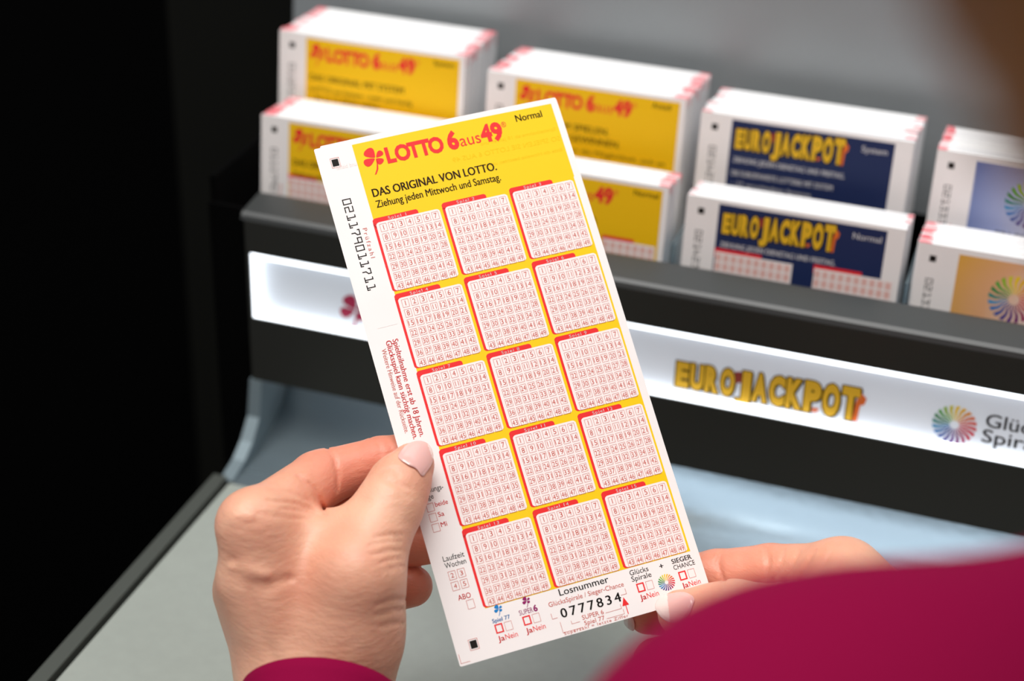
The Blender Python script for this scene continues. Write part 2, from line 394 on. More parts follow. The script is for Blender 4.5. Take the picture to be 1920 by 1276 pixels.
# light bar
bar = MB().box((XL+.0015, .0052, .1262), (XR, .0080, .1549)).build('light_bar', m_bar, disp, off=o0)
MB().prism([(.0008, .1552), (.0052, .1552), (.0052, .1508), (.0040, .1512), (.0008, .1549)], XL+.0015, XR).build('light_strip', m_led, bar)
MB().prism([(.0008, .1258), (.0052, .1258), (.0052, .1274), (.0036, .1268), (.0008, .1261)], XL+.0015, XR).build('light_strip', m_led, bar)
MB().box((XL+.0015, .0010, .1262), (XL+.0028, .0052, .1549)).build('light_strip', m_led, bar)
for o in bpy.data.objects:
    if o.name.startswith('light_strip'):
        for v in o.data.vertices: v.co -= Vector(o0)
ul = MB().box((XL+.012, .0075, .0972), (XR, .0130, .0985)).build('under_light', mat('under_light_led', (255, 255, 255), .5, emit=2.3, emit_rgb=(235, 244, 255)), disp, off=o0)
# grey back plate leaning with the slips
LEAN = math.radians(6.4)
bl = MB(); zt = .62
bl.prism([(.128, .16), (.128+math.tan(LEAN)*(zt-.16), zt), (.131+math.tan(LEAN)*(zt-.16), zt), (.131, .16)], -.2195, XR)
bl.build('back_plate', m_back, disp, off=o0)
# bar logos
bp = Print()
def barfn(v): return np.column_stack([v[:, 0]*.001, .0050-v[:, 2]*.00002, v[:, 1]*-.001])-np.array(o0)
def zt_(z): return -z*1000
EJ = [(c, 9.2+2.6*i/10) for i, c in enumerate('EUROJACKPOT')]
def eurojackpot(p, u0, vbase, width, layer, k=1.0):
    x = u0; tot = sum(h for _, h in EJ)
    dr = mat('dark_red_ink', (150, 50, 40), .5)
    for i, (ch, h) in enumerate(EJ):
        hh = h*k; wd = width*h/tot; a = x+.22*k; w1 = wd-.44*k
        for du, dv in ((-.45, 0), (.45, 0), (0, -.45), (0, .45), (-.35, -.35), (.35, .35), (-.35, .35), (.35, -.35), (.75, .45)):
            p.text(ch, a+du*k, vbase+dv*k, hh, layer, black, bold=.070, width=w1)
        p.text(ch, a, vbase, hh, layer+2, gold, bold=.070, width=w1)
        if ch == 'P': p.poly([(x+.5*wd, vbase-1.0*k), (x+wd*.95, vbase-1.2*k), (x+wd*.8, vbase+.5*k), (x+wd*.6, vbase+.9*k)], layer+1, flame)
        if ch == 'J': p.poly([(x-.6*k, vbase-hh+.2*k), (x+wd*.3, vbase-hh-.4*k), (x+wd*.4, vbase-hh*.6), (x+wd*.0, vbase-hh*.5)], layer+1, dr)
        if ch == 'T': p.add([(x+wd*.98, vbase-hh*.95), (x+wd*1.30, vbase-hh*.78), (x+wd*1.22, vbase-hh*.55), (x+wd*1.02, vbase-hh*.5), (x+wd*.95, vbase+1.3*k), (x+wd*.70, vbase+1.2*k), (x+wd*.78, vbase-hh*.6)], [(0, 1, 2, 3), (0, 3, 6), (6, 3, 4, 5)], layer+1, flame)
        x += wd
red2 = mat('crimson_ink', (176, 22, 72), .5)
clover(bp, -135.0, -135.2, 11.0, 1, red2); bp.text('LOTTO 6aus49', -126, -131.5, 8, 1, red2, bold=.03, width=70)
bp.build('logo', barfn, bar)
bp = Print(); eurojackpot(bp, -3.6, -129.9, 70.0, 1); bp.build('logo', barfn, bar)
bp = Print(); wheel(bp, 100.9, -135.2, 7.9, 1); grey = mat('grey_ink', (70, 72, 76), .5)
bp.text('Glücks', 111.6, -137.0, 5.4, 1, grey, bold=.012, width=23); bp.text('Spirale', 111.2, -130.4, 5.4, 1, grey, bold=.012, width=25); bp.build('logo', barfn, bar)

# ------------------------------------------------------------------ stacks of slips
edge_white = None
def edge_paper():
    mt = bpy.data.materials.new('slip_edges'); mt.use_nodes = True; nt = mt.node_tree; b = nt.nodes['Principled BSDF']
    tc = nt.nodes.new('ShaderNodeTexCoord'); mp = nt.nodes.new('ShaderNodeMapping'); mp.inputs['Scale'].default_value = (8, 2600, 8)
    n = nt.nodes.new('ShaderNodeTexNoise'); n.inputs['Scale'].default_value = 1; n.inputs['Detail'].default_value = 2
    r = nt.nodes.new('ShaderNodeValToRGB'); r.color_ramp.elements[0].color = lin((222, 222, 228))+(1,); r.color_ramp.elements[1].color = lin((252, 251, 250))+(1,)
    r.color_ramp.elements[0].position = .3; r.color_ramp.elements[1].position = .55
    nt.links.new(tc.outputs['Object'], mp.inputs[0]); nt.links.new(mp.outputs[0], n.inputs['Vector']); nt.links.new(n.outputs['Fac'], r.inputs[0]); nt.links.new(r.outputs[0], b.inputs['Base Color'])
    b.inputs['Roughness'].default_value = .7; return mt
m_edge = edge_paper(); m_pink = mat('pink_edge_mark', (232, 110, 120), .6, spec=.2); m_pink2 = mat('pale_pink_edge_mark', (246, 186, 190), .6, spec=.2)
LH = 168.8
def pr_margin(p, num, pr=True):
    p.rect(0, 0, 82.5, LH, 0, paper, step=30)
    p.rect(4.6, 4.3, 7.0, 6.7, 1, black)
    ocr(p, num, 4.6, 13.5, 2.4, 1.7, 2.7, .34, 1, black)
    if pr: p.text('Prüfzahl', 8.1, 28.5, 1.35, 1, gred, rot=90, width=10)
def pr_lotto(p, num, kind, lines, gr):
    pr_margin(p, num)
    p.rect(12.2, 1.6, 80.2, 90, 1, yellow2, step=30)
    clover(p, 18.0, 7.4, 6.2, 2, red); lotto_logo(p, 21.4, 10.2, 2)
    p.text(kind, 69, 5.2, 2.2, 2, brown, bold=.012)
    v = 19.2
    for s, h, wd, b in lines:
        p.text(s, 14.3, v, h, 2, brown, bold=b, width=wd); v += h*1.75
    if gr: pr_grid(p, 12.2, gr, red, 3)
def pr_grid(p, u0, v0, tab, cols, dark=grid_pale):
    for c in range(cols):
        a = u0+(22.8*c if cols == 3 else 38*c); wd = 21.4 if cols == 3 else 30
        p.rect(a, v0-1.4, a+wd*.6, v0+2, 2, tab, step=30); p.rect(a+.3, v0, a+wd, v0+25, 3, field, step=30)
        nn = 7 if cols == 3 else 10
        for i in range(nn):
            for j in range(7):
                s = wd/nn; p.rect(a+.6+i*s*.98, v0+.9+j*3.5, a+.5+i*s*.98+s*.72, v0+.9+j*3.5+2.7, 4, grid_pale, step=30)
def pr_euro(p, num, kind, lines, gr):
    pr_margin(p, num); p.rect(12.5, 1.6, 75.8, 90, 1, navy, step=30)
    eurojackpot(p, 14.3, 12.3, 43.0, 2, k=.74)
    p.text(kind, 63.5, 6.6, 2.4, 2, whiteink, bold=.01)
    v = 18.4
    for s, h, wd, b in lines:
        p.text(s, 14.4, v, h, 2, whiteink, bold=b, width=wd); v += h*2.6 if v < 20 else h*1.9
    if gr: pr_grid(p, 12.7, gr, red, 2)
def grad_mat(name, stops, rad=False):
    mt = bpy.data.materials.new(name); mt.use_nodes = True; nt = mt.node_tree; b = nt.nodes['Principled BSDF']
    tc = nt.nodes.new('ShaderNodeTexCoord'); mp = nt.nodes.new('ShaderNodeMapping'); g = nt.nodes.new('ShaderNodeTexGradient')
    g.gradient_type = 'SPHERICAL'; mp.inputs['Location'].default_value = (-.3, 0, -3.2); mp.inputs['Scale'].default_value = (20, 1, 22)
    r = nt.nodes.new('ShaderNodeValToRGB')
    r.color_ramp.elements[0].color = lin(stops[0])+(1,); r.color_ramp.elements[0].position = 0.0
    r.color_ramp.elements[1].color = lin(stops[-1])+(1,); r.color_ramp.elements[1].position = .85
    if len(stops) == 3: e = r.color_ramp.elements.new(.4); e.color = lin(stops[1])+(1,)
    nt.links.new(tc.outputs['Object'], mp.inputs[0]); nt.links.new(mp.outputs[0], g.inputs[0]); nt.links.new(g.outputs['Fac'], r.inputs[0]); nt.links.new(r.outputs[0], b.inputs['Base Color'])
    b.inputs['Roughness'].default_value = .5; return mt
g_blue = grad_mat('blue_glow_print', [(60, 92, 160), (168, 176, 214), (250, 246, 250)])
g_orange = grad_mat('orange_glow_print', [(228, 168, 40), (236, 176, 130), (250, 236, 228)])
def pr_glueck(p, num, g, gradmat, tl):
    pr_margin(p, num); p.rect(15, 2.2, 80, 90, 1, gradmat, step=3.0)
    wheel(p, 36.5, 16, 9, 2); p.text('EIN GEWINN FÜR ALLE', 26, 30.5, 2.6, 2, black, bold=.02)
def stack(x, y, ztop, thick, yaw, label, printer, front=True, skew=0, lefts=(3, 6), jit=.0006, lean=LEAN, pinkp=.88):
    """x, y, ztop: top left front corner of the stack's front slip"""
    b0 = Vector((x, y, ztop)); Rm = Matrix.Rotation(yaw, 4, 'Z') @ Matrix.Rotation(-lean, 4, 'X')
    root = empty('slip_stack', (0, 0, 0), label, 'stack of slips')
    base = b0+(Rm @ Vector((.04125, 0, -LH/1000)))
    root.matrix_world = Matrix.Translation(base) @ Rm
    p = Print(); printer(p)
    fn = lambda v: np.column_stack([v[:, 0]*.001-.04125, -.00012-v[:, 2]*.00003, (LH-v[:, 1])*.001])
    p.build('front_slip', fn, root)
    mb = MB(); n = max(8, int(thick/.0016)); ys = np.linspace(0, thick, n+1); dx = 0
    for i in range(n):
        a, b = ys[i], ys[i+1]; dx = rng.uniform(-jit, jit)+skew*i/n if i else 0; dz = rng.uniform(-.0005, .0003) if i else 0
        x0, x1 = -.04125+dx, .04125+dx; zt2 = LH/1000+dz
        mb.box((x0, a, 0), (x1, b, zt2), 0)
        for sgn in (0, 1):
            L = rng.uniform(*lefts)*.001; q = rng.rand()
            if q > pinkp: continue
            xa, xb = (x0, x0+L) if sgn == 0 else (x1-L, x1)
            k = len(mb.v); zz = zt2+.00004
            mb.v += [(xa, a, zz), (xb, a, zz), (xb, b, zz), (xa, b, zz)]; mb.f.append((k, k+1, k+2, k+3)); mb.m.append(1 if q < pinkp*.6 else 2)
            if sgn == 1:
                k = len(mb.v); xx = x1+.00004; mb.v += [(xx, a, zt2), (xx, a, zt2-.006*q), (xx, b, zt2-.006*q), (xx, b, zt2)]; mb.f.append((k, k+1, k+2, k+3)); mb.m.append(2)
    mb.build('slip_block', [m_edge, m_pink, m_pink2], root)
    return root
G = None
stack(-.1886, .0362, .1990, .0300, .012, 'yellow slip stack with black square at the far left of the front row', lambda p: pr_lotto(p, '011179011', 'Normal', [('DAS ORIGINAL VON LOTTO.', 2.7, 41, .022), ('Ziehung jeden Mittwoch und Samstag.', 2.3, 41, .01)], 24.5), lefts=(4, 6))
stack(-.1008, .0362, .1958, .0200, 0, 'yellow slip stack marked Normal, half hidden right of the held slip, front row', lambda p: pr_lotto(p, '021179011', 'Normal', [('DAS ORIGINAL VON LOTTO.', 2.7, 41, .022), ('Ziehung jeden Mittwoch und Samstag.', 2.3, 41, .01)], 24.5), lefts=(4, 6))
stack(-.0110, .0361, .1943, .0190, 0, 'dark blue slip stack marked Normal with pink number grids, front row', lambda p: pr_euro(p, '021423011', 'Normal', [('ZIEHUNG JEDEN DIENSTAG UND FREITAG.', 2.1, 44, .02)], 20.5), lefts=(1, 2.5), pinkp=.3)
stack(.0765, .0358, .1906, .0260, 0, 'orange slip stack with a colour wheel, far right of the front row', lambda p: pr_glueck(p, '021333011', 0, g_orange, 0), lefts=(3, 5))
stack(-.1976, .0742, .2209, .0480, .0, 'yellow slip stack marked System at the far left of the back row', lambda p: pr_lotto(p, '0112130', 'System', [('DAS ORIGINAL MIT SYSTEM', 2.6, 42, .022), ('LOTTO mit System - mehr und häufig', 2.0, 46, .006), ('– bis zu 12 Zahlen wählen.', 2.0, 32, .006)], 0), lefts=(3, 6), skew=-.0035)
stack(-.1052, .0738, .2168, .0430, 0, 'yellow slip stack marked Anteil, second in the back row', lambda p: pr_lotto(p, '021172', 'Anteil', [('GEMEINSAM SPIELEN.', 2.6, 38, .022), ('GEMEINSAM GEWINNEN.', 2.6, 43, .022), ('Wir bieten Ihnen die Möglichkeit, sich an', 1.9, 62, .006), ('einer Spielgemeinschaft zu beteiligen.', 1.9, 60, .006)], 0), lefts=(4, 6))
stack(-.0162, .0734, .2134, .0400, 0, 'dark blue slip stack marked System in the back row', lambda p: pr_euro(p, '0214230', 'System', [('ZIEHUNG JEDEN DIENSTAG UND FREITAG.', 2.1, 44, .02), ('DIE EUROPAWEITE LOTTERIE MIT SYSTEM', 2.1, 40, .02), ('– 27 verschiedene Systeme', 1.6, 32, .006), ('– mehr Zahlen, mehr Chancen', 1.6, 33, .006)], 0), lefts=(3, 5), pinkp=.4)
stack(.0755, .0733, .2122, .0360, 0, 'blue and white slip stack with a colour wheel, far right of the back row', lambda p: pr_glueck(p, '0213330', 0, g_blue, 0), lefts=(3, 4))
# clear dividers between the pockets
for k, xx in enumerate((-.1040, -.0145, .0745, .164)):
    o = MB().box((xx-.0006, .0325, .125), (xx+.0006, .068, .1745)).build('clear_divider', m_acr, disp, off=o0)
MB().box((XL+.002, .0196, .1640), (XR, .0206, .1668)).build('clear_rail', m_acr, disp, off=o0)
#PERSON
# ------------------------------------------------------------------ the person
def seg(p, a, b, ra, rb):
    ab = b-a; t = np.clip(((p-a)@ab)/max(ab@ab, 1e-12), 0, 1)
    q = p-(a+t[:, None]*ab); return np.sqrt((q*q).sum(1))-(ra+(rb-ra)*t)
def ell(p, c, r, ax=None):
    q = p-c
    if ax is not None: q = q @ ax.T
    r = np.asarray(r, float); k0 = np.sqrt(((q/r)**2).sum(1)); k1 = np.sqrt(((q/(r*r))**2).sum(1)); return k0*(k0-1)/np.maximum(k1, 1e-9)
def smin(a, b, k):
    h = np.clip(.5+.5*(b-a)/k, 0, 1); return b+(a-b)*h-k*h*(1-h)
def chain(p, pts, k=.0015):
    d = None
    for (a, ra), (b, rb) in zip(pts[:-1], pts[1:]):
        e = seg(p, a, b, ra, rb); d = e if d is None else smin(d, e, k)
    return d
def surface(sdf, lo, hi, h):
    """surface nets, then a few Newton steps onto the zero level"""
    lo = np.array(lo, float); n = np.ceil((np.array(hi)-lo)/h).astype(int)+1
    ax = [lo[i]+h*np.arange(n[i]) for i in range(3)]
    V = np.empty(n, np.float32)
    for i0 in range(0, n[0], 16):
        xs = ax[0][i0:i0+16]; g = np.stack(np.meshgrid(xs, ax[1], ax[2], indexing='ij'), -1).reshape(-1, 3)
        V[i0:i0+16] = sdf(g).reshape(len(xs), n[1], n[2])
    S = V < 0; c = n-1
    acc = np.zeros(tuple(c)+(3,), np.float32); cnt = np.zeros(tuple(c), np.float32)
    for axis in range(3):
        sl0 = [slice(None)]*3; sl1 = [slice(None)]*3; sl0[axis] = slice(0, -1); sl1[axis] = slice(1, None)
        a, b = V[tuple(sl0)], V[tuple(sl1)]; cr = (a < 0) != (b < 0)
        t = np.where(cr, a/np.where(cr, a-b, 1), 0)
        o = [x for x in range(3) if x != axis]
        for d0 in (0, 1):
            for d1 in (0, 1):
                s = [None]*3; s[axis] = slice(0, c[axis]); s[o[0]] = slice(d0, d0+c[o[0]]); s[o[1]] = slice(d1, d1+c[o[1]])
                m_ = cr[tuple(s)]; cnt += m_; acc[..., axis] += np.where(m_, t[tuple(s)], 0)
                acc[..., o[0]] += m_*d0; acc[..., o[1]] += m_*d1
    act = cnt > 0; idx = -np.ones(tuple(c), np.int64); idx[act] = np.arange(act.sum())
    cell = np.argwhere(act); vt = lo+h*(cell+acc[act]/cnt[act][:, None])
    F_ = []
    for axis in range(3):
        o = [x for x in range(3) if x != axis]
        s0 = [None]*3; s1 = [None]*3
        for s, k in ((s0, 0), (s1, 1)):
            s[axis] = slice(k, n[axis]-1+k)
            for q in o: s[q] = slice(1, n[q]-1)
        a, b = S[tuple(s0)], S[tuple(s1)]; e = np.argwhere(a != b); fl = a[a != b]
        for q in o: e[:, q] += 1
        def cid(d0, d1):
            f = e.copy(); f[:, o[0]] -= d0; f[:, o[1]] -= d1; return idx[f[:, 0], f[:, 1], f[:, 2]]
        quad = np.stack([cid(1, 1), cid(0, 1), cid(0, 0), cid(1, 0)], 1)
        flip = fl if axis != 1 else ~fl
        quad[~flip] = quad[~flip][:, ::-1]; F_.append(quad)
    faces = np.concatenate(F_)
    for _ in range(4):
        d = sdf(vt); g = np.empty_like(vt); ep = h*.35
        for i in range(3):
            q = np.zeros(3); q[i] = ep; g[:, i] = (sdf(vt+q)-sdf(vt-q))/(2*ep)
        gn = np.maximum((g*g).sum(1), .05); vt = vt-np.clip(d, -h, h)[:, None]*g/gn[:, None]*.8
    return vt, faces
def Pz(x, y, z, r): return (P(x, y, z), r/1000)
def crease_fn(cr):
    cr2 = []
    for pts, dep, wd, z0, z1 in cr: cr2.append((np.array(pts, float), dep/1000, wd, z0, z1))
    def fn(p, d):
        near = np.abs(d) < .004
        if not near.any(): return d
        q = p[near]; z = q[:, 2]; s = np.column_stack([q[:, 0]/z*F+960, q[:, 1]/z*F+638]); add = np.zeros(len(q))
        for pts, dep, wd, z0, z1 in cr2:
            best = np.full(len(q), 1e9)
            for i in range(len(pts)-1):
                a, b = pts[i], pts[i+1]; ab = b-a; t = np.clip(((s-a)@ab)/(ab@ab), 0, 1)
                e = s-(a+t[:, None]*ab); w_ = wd*(1-.5*abs(2*(i+t)/(len(pts)-1)-1)); best = np.minimum(best, np.sqrt((e*e).sum(1))/w_)
            add += dep*np.exp(-best**2)*((z > z0) & (z < z1))
        d = d.copy(); d[near] += add; return d
    return fn
# ---- left hand (pinches the slip from the left, back of the hand to the viewer)
LT = [Pz(650, 1190, .538, 14), Pz(672, 1075, .530, 12.3), Pz(731, 946, .5415, 9.8), Pz(750, 906, .5455, 8.9), Pz(773, 871, .5485, 6.7)]
LI = [Pz(476, 985, .530, 9.6), Pz(596, 900, .556, 8.9), Pz(612, 893, .558, 8.4), Pz(712, 862, .5645, 7.2), Pz(785, 846, .5660, 6.4)]
LM = [Pz(474, 1090, .534, 9.4), Pz(560, 985, .566, 9.0), Pz(705, 935, .575, 8.0), Pz(782, 938, .572, 7.2)]
LR = [Pz(460, 1100, .551, 8.8), Pz(575, 1040, .582, 8.6), Pz(715, 1024, .583, 8.0), Pz(812, 1012, .575, 7.4)]
LP = [Pz(470, 1150, .556, 9.0), Pz(590, 1130, .588, 8.0), Pz(705, 1112, .586, 7.4), Pz(772, 1098, .579, 6.7)]
LPALM = [(Pz(580, 1285, .540, 12.0), LI[0]), (Pz(575, 1285, .540, 12.0), LM[0]), (Pz(560, 1300, .546, 11.5), Pz(462, 1108, .546, 9.0)), (Pz(552, 1305, .550, 11.0), Pz(480, 1150, .556, 8.8)),
         (Pz(606, 1290, .540, 13.0), Pz(650, 1190, .538, 14.0)), (Pz(650, 1190, .538, 13.5), Pz(664, 1100, .534, 13.0)),
         (Pz(545, 1110, .546, 13), Pz(600, 1190, .546, 15))]
LWR = [Pz(568, 1262, .543, 14.0), Pz(612, 1268, .544, 14.0)]
LELB = np.array([-.066, .275, .40])
LCR = crease_fn([
    ([(612, 838), (627, 858), (633, 890), (632, 918)], .75, 5, .50, .60), ([(694, 819), (710, 832), (714, 852)], .3, 4, .50, .60),
    ([(559, 893), (587, 914), (604, 947), (611, 965)], .9, 6, .50, .60),
    ([(528, 953), (567, 957), (600, 966)], .5, 5, .50, .60), ([(500, 938), (555, 944), (592, 957)], .5, 5, .5, .6), ([(505, 917), (548, 925), (578, 938)], .35, 5, .5, .6), ([(480, 962), (530, 969), (585, 973)], .3, 5, .5, .6),
    ([(717, 883), (734, 877), (748, 885), (744, 896)], .32, 4, .5, .56), ([(732, 901), (756, 911), (775, 917)], .35, 4, .5, .56), ([(708, 893), (724, 900), (738, 912)], .25, 4, .5, .56), ([(742, 905), (752, 920), (768, 932)], .25, 4, .5, .56),
    ([(752, 1003), (728, 1002), (700, 1008)], .55, 5, .5, .56), ([(752, 1014), (728, 1014), (690, 1022)], .45, 4, .5, .56), ([(754, 1031), (730, 1032), (696, 1040)], .55, 5, .5, .56), ([(756, 1046), (734, 1048), (706, 1056)], .5, 4, .5, .56),
    ([(758, 1060), (736, 1064), (715, 1070)], .4, 4, .5, .56), ([(758, 1122), (736, 1124), (705, 1134)], .55, 6, .5, .56), ([(758, 1142), (738, 1142), (702, 1152)], .45, 5, .5, .56), ([(756, 1168), (738, 1168), (712, 1174)], .4, 5, .5, .56),
    ([(436, 1050), (456, 1086), (495, 1098), (545, 1084)], .55, 17, .5, .56), ([(436, 972), (446, 962), (468, 966)], -.8, 22, .5, .55), ([(436, 1062), (462, 1072), (500, 1078)], -.8, 18, .5, .55),
    ([(470, 1110), (490, 1180), (520, 1250)], .35, 16, .5, .55)])
def left_hand(p):
    palm = None
    for a, b in LPALM:
        e = seg(p, a[0], b[0], a[1], b[1]); palm = e if palm is None else smin(palm, e, .009)
    palm = smin(palm, seg(p, LWR[0][0], LWR[1][0], LWR[0][1], LWR[1][1]), .010)
    fa = seg(p, P(598, 1290, .545), LELB, .0180, .030); palm = smin(palm, fa, .012)
    d = smin(palm, chain(p, LT, .003), .008)
    d = smin(d, seg(p, P(640, 1010, .541), P(560, 1010, .540), .0085, .0100), .009)
    out = smin(palm, chain(p, LI, .0015), .006)
    d = smin(d, out, .0035)
    for f in (LM, LR, LP): d = np.minimum(d, smin(palm, chain(p, f, .0015), .003))
    return LCR(p, d)
# ---- right hand (thumb in front of the lower right corner, fingers behind)
RT = [Pz(1560, 1190, .522, 12.5), Pz(1480, 1165, .532, 11.2), Pz(1378, 1148, .5465, 9.5), Pz(1338, 1149, .5505, 8.5), Pz(1277, 1149, .5545, 7.2)]
RI = [Pz(1580, 1082, .548, 10.5), Pz(1445, 1076, .566, 9.4), Pz(1345, 1078, .5745, 8.1), Pz(1275, 1085, .5755, 7.2)]
RM = [Pz(1590, 1130, .556, 10), Pz(1440, 1160, .588, 9), Pz(1310, 1150, .586, 7.8), Pz(1216, 1148, .580, 7.0)]
RR = [Pz(1590, 1190, .556, 10), Pz(1430, 1230, .586, 9), Pz(1310, 1230, .580, 8.2), Pz(1232, 1240, .570, 7.6)]
RP = [Pz(1580, 1250, .550, 9), Pz(1430, 1300, .576, 8), Pz(1300, 1300, .572, 7.4), Pz(1210, 1296, .566, 7.0)]
RELB = np.array([.28, .22, .40])
RPALM = [(Pz(1700, 1235, .525, 15), RI[0]), (Pz(1700, 1245, .53, 15), RM[0]), (Pz(1700, 1260, .53, 15), RR[0]), (Pz(1700, 1270, .53, 14), RP[0]), (Pz(1690, 1250, .52, 15), RT[0]), (Pz(1590, 1120, .546, 11), RT[0])]
RCR = crease_fn([
    ([(1352, 1036), (1346, 1056), (1358, 1088)], .8, 5, .5, .6), ([(1436, 1028), (1442, 1050), (1436, 1088)], .85, 5, .5, .6),
    ([(1472, 1030), (1465, 1060), (1448, 1090)], .6, 5, .5, .6), ([(1500, 1030), (1488, 1058), (1470, 1092)], .55, 5, .5, .6), ([(1528, 1032), (1512, 1060), (1496, 1092)], .5, 5, .5, .6),
    ([(1560, 1034), (1545, 1060), (1528, 1094)], .4, 5, .5, .6), ([(1585, 1040), (1570, 1066), (1552, 1094)], .3, 5, .5, .6),
    ([(1358, 1092), (1366, 1100), (1362, 1112), (1372, 1120)], .4, 4, .5, .56), ([(1378, 1090), (1382, 1100), (1392, 1104)], .3, 4, .5, .56), ([(1346, 1100), (1350, 1112), (1358, 1122)], .3, 4, .5, .56)])
def right_hand(p):
    palm = None
    for a, b in RPALM:
        e = seg(p, a[0], b[0], a[1], b[1]); palm = e if palm is None else smin(palm, e, .009)
    palm = smin(palm, seg(p, P(1720, 1250, .528), RELB, .022, .034), .012)
    d = smin(palm, chain(p, RT, .003), .007)
    d = smin(d, smin(palm, chain(p, RI, .0015), .006), .0035)
    for f in (RM, RR, RP): d = np.minimum(d, smin(palm, chain(p, f, .0015), .003))
    return RCR(p, d)
HEAD = np.array([.1075, -.070, .130])
DOWN = RW.T @ np.array([0, 0, -1.]); FWD = RW.T @ np.array([0, 1., 0]); RGT = RW.T @ np.array([1., 0, 0])
AX = np.stack([RGT, FWD, DOWN])
def trunk(p):                                   # head, neck and the arms down to the forearms
    d = ell(p, HEAD, (.070, .088, .098), AX)
    d = smin(d, ell(p, HEAD+FWD*.045+DOWN*.055, (.048, .045, .055), AX), .02)
    d = smin(d, ell(p, HEAD+FWD*.092+DOWN*.022, (.011, .017, .022), AX), .010)
    d = smin(d, seg(p, HEAD+DOWN*.06, HEAD+RGT*.04+DOWN*.19-FWD*.02, .050, .056), .02)
    b = smin(seg(p, LSH, RSH, .035, .035), seg(p, HEAD+RGT*.04+DOWN*.2, HEAD+RGT*.04+DOWN*.5, .09, .11), .03)
    for c in ((LSH, LELB, P(594, 1330, .535)), (RSH, RELB, P(1790, 1290, .52))):
        b = smin(b, seg(p, c[0], c[1], .038, .034), .02); b = smin(b, seg(p, c[1], c[2], .030, .0180), .01)
    return smin(d, b, .02)
LSH = P(1590, 1688, .290); RSH = LSH+RGT*.36
def shirt(p):
    up = HEAD+RGT*.04+DOWN*.2
    d = seg(p, LSH, P(2150, 1600, .270), .0480, .0475)
    d = smin(d, seg(p, P(2150, 1600, .270), up+DOWN*.02, .047, .06), .004)
    d = smin(d, seg(p, up+DOWN*.02, RSH, .06, .05), .01)
    d = smin(d, seg(p, up+DOWN*.14, up+DOWN*.45, .115, .13), .02)
    d = smin(d, seg(p, LSH, LELB, .048, .046), .02); d = smin(d, seg(p, LELB, LCUFF+(LELB-LCUFF)*.35, .043, .026), .01)
    d = smin(d, seg(p, RSH, RELB, .048, .045), .02); d = smin(d, seg(p, RELB, RCUFF+(RELB-RCUFF)*.35, .043, .028), .01)
    return d
RCUFF = P(1745, 1258, .524)
LCUFF = P(606, 1302, .533)
def shirt_full(p):
    return shirt(p)
def skin_material():
    mt = bpy.data.materials.new('skin'); mt.use_nodes = True; nt = mt.node_tree; b = nt.nodes['Principled BSDF']; N = nt.nodes.new; L = nt.links.new
    tc = N('ShaderNodeTexCoord')
    n1 = N('ShaderNodeTexNoise'); n1.inputs['Scale'].default_value = 38; n1.inputs['Detail'].default_value = 5; L(tc.outputs['Object'], n1.inputs['Vector'])
    r = N('ShaderNodeValToRGB'); e = r.color_ramp.elements; e[0].position = .32; e[0].color = lin((226, 158, 130))+(1,); e[1].position = .68; e[1].color = lin((240, 188, 158))+(1,)
    L(n1.outputs['Fac'], r.inputs[0])
    at = N('ShaderNodeAttribute'); at.attribute_name = 'flush'; mx = N('ShaderNodeMix'); mx.data_type = 'RGBA'
    L(at.outputs['Fac'], mx.inputs['Factor']); L(r.outputs[0], mx.inputs[6]); mx.inputs[7].default_value = lin((232, 132, 108))+(1,); L(mx.outputs[2], b.inputs['Base Color'])
    b.inputs['Roughness'].default_value = .42; b.inputs['Specular IOR Level'].default_value = .45
    b.inputs['Subsurface Weight'].default_value = .35; b.inputs['Subsurface Radius'].default_value = (1, .3, .15); b.inputs['Subsurface Scale'].default_value = .0045
    mp = N('ShaderNodeMapping'); mp.inputs['Scale'].default_value = (1, 1, 2.6); L(tc.outputs['Object'], mp.inputs[0])
    v = N('ShaderNodeTexVoronoi'); v.inputs['Scale'].default_value = 620; v.feature = 'DISTANCE_TO_EDGE'; L(mp.outputs[0], v.inputs['Vector'])
    n2 = N('ShaderNodeTexNoise'); n2.inputs['Scale'].default_value = 260; n2.inputs['Detail'].default_value = 5; L(mp.outputs[0], n2.inputs['Vector'])
    b1 = N('ShaderNodeBump'); b1.inputs['Strength'].default_value = .25; b1.inputs['Distance'].default_value = .00025; L(v.outputs['Distance'], b1.inputs['Height'])
    b2 = N('ShaderNodeBump'); b2.inputs['Strength'].default_value = .45; b2.inputs['Distance'].default_value = .0006; L(n2.outputs['Fac'], b2.inputs['Height']); L(b1.outputs[0], b2.inputs['Normal'])
    L(b2.outputs[0], b.inputs['Normal']); return mt
m_skin = skin_material()
m_shirt = mat('magenta_knit', (132, 4, 56), .85, spec=.08, bump=.25, nscale=1400)
m_hair = mat('brown_hair', (128, 78, 30), .6, spec=.3, noise=.35, nscale=60)
m_nail = mat('polished_nail', (240, 186, 178), .12, coat=.6, sss=.2); m_tip = mat('nail_tip', (250, 226, 218), .14, coat=.6)
PB = W(HEAD+RGT*.04+DOWN*.5)
person = empty('person', PB, 'person in a magenta long-sleeved top, seen over the shoulder, holding the slip in both hands', 'person')
def wobj(name, v, f, mt, parent, fm=None, smooth=True):
    return mesh_obj(name, W(v)-PB, f, mt, parent, fm, smooth)
vl, fl_ = surface(left_hand, P(405, 790, .50)*[1.1, 1, 1]+[-.01, -.01, 0], (-.012, .128, .612), .00095)
vr, fr = surface(right_hand, (.028, .058, .498), (.150, .128, .608), .00100)
keep = lambda v, f, c, ax, q: f
vt_, ft = surface(trunk, (-.17, -.20, -.02), (.60, .66, .57), .007)
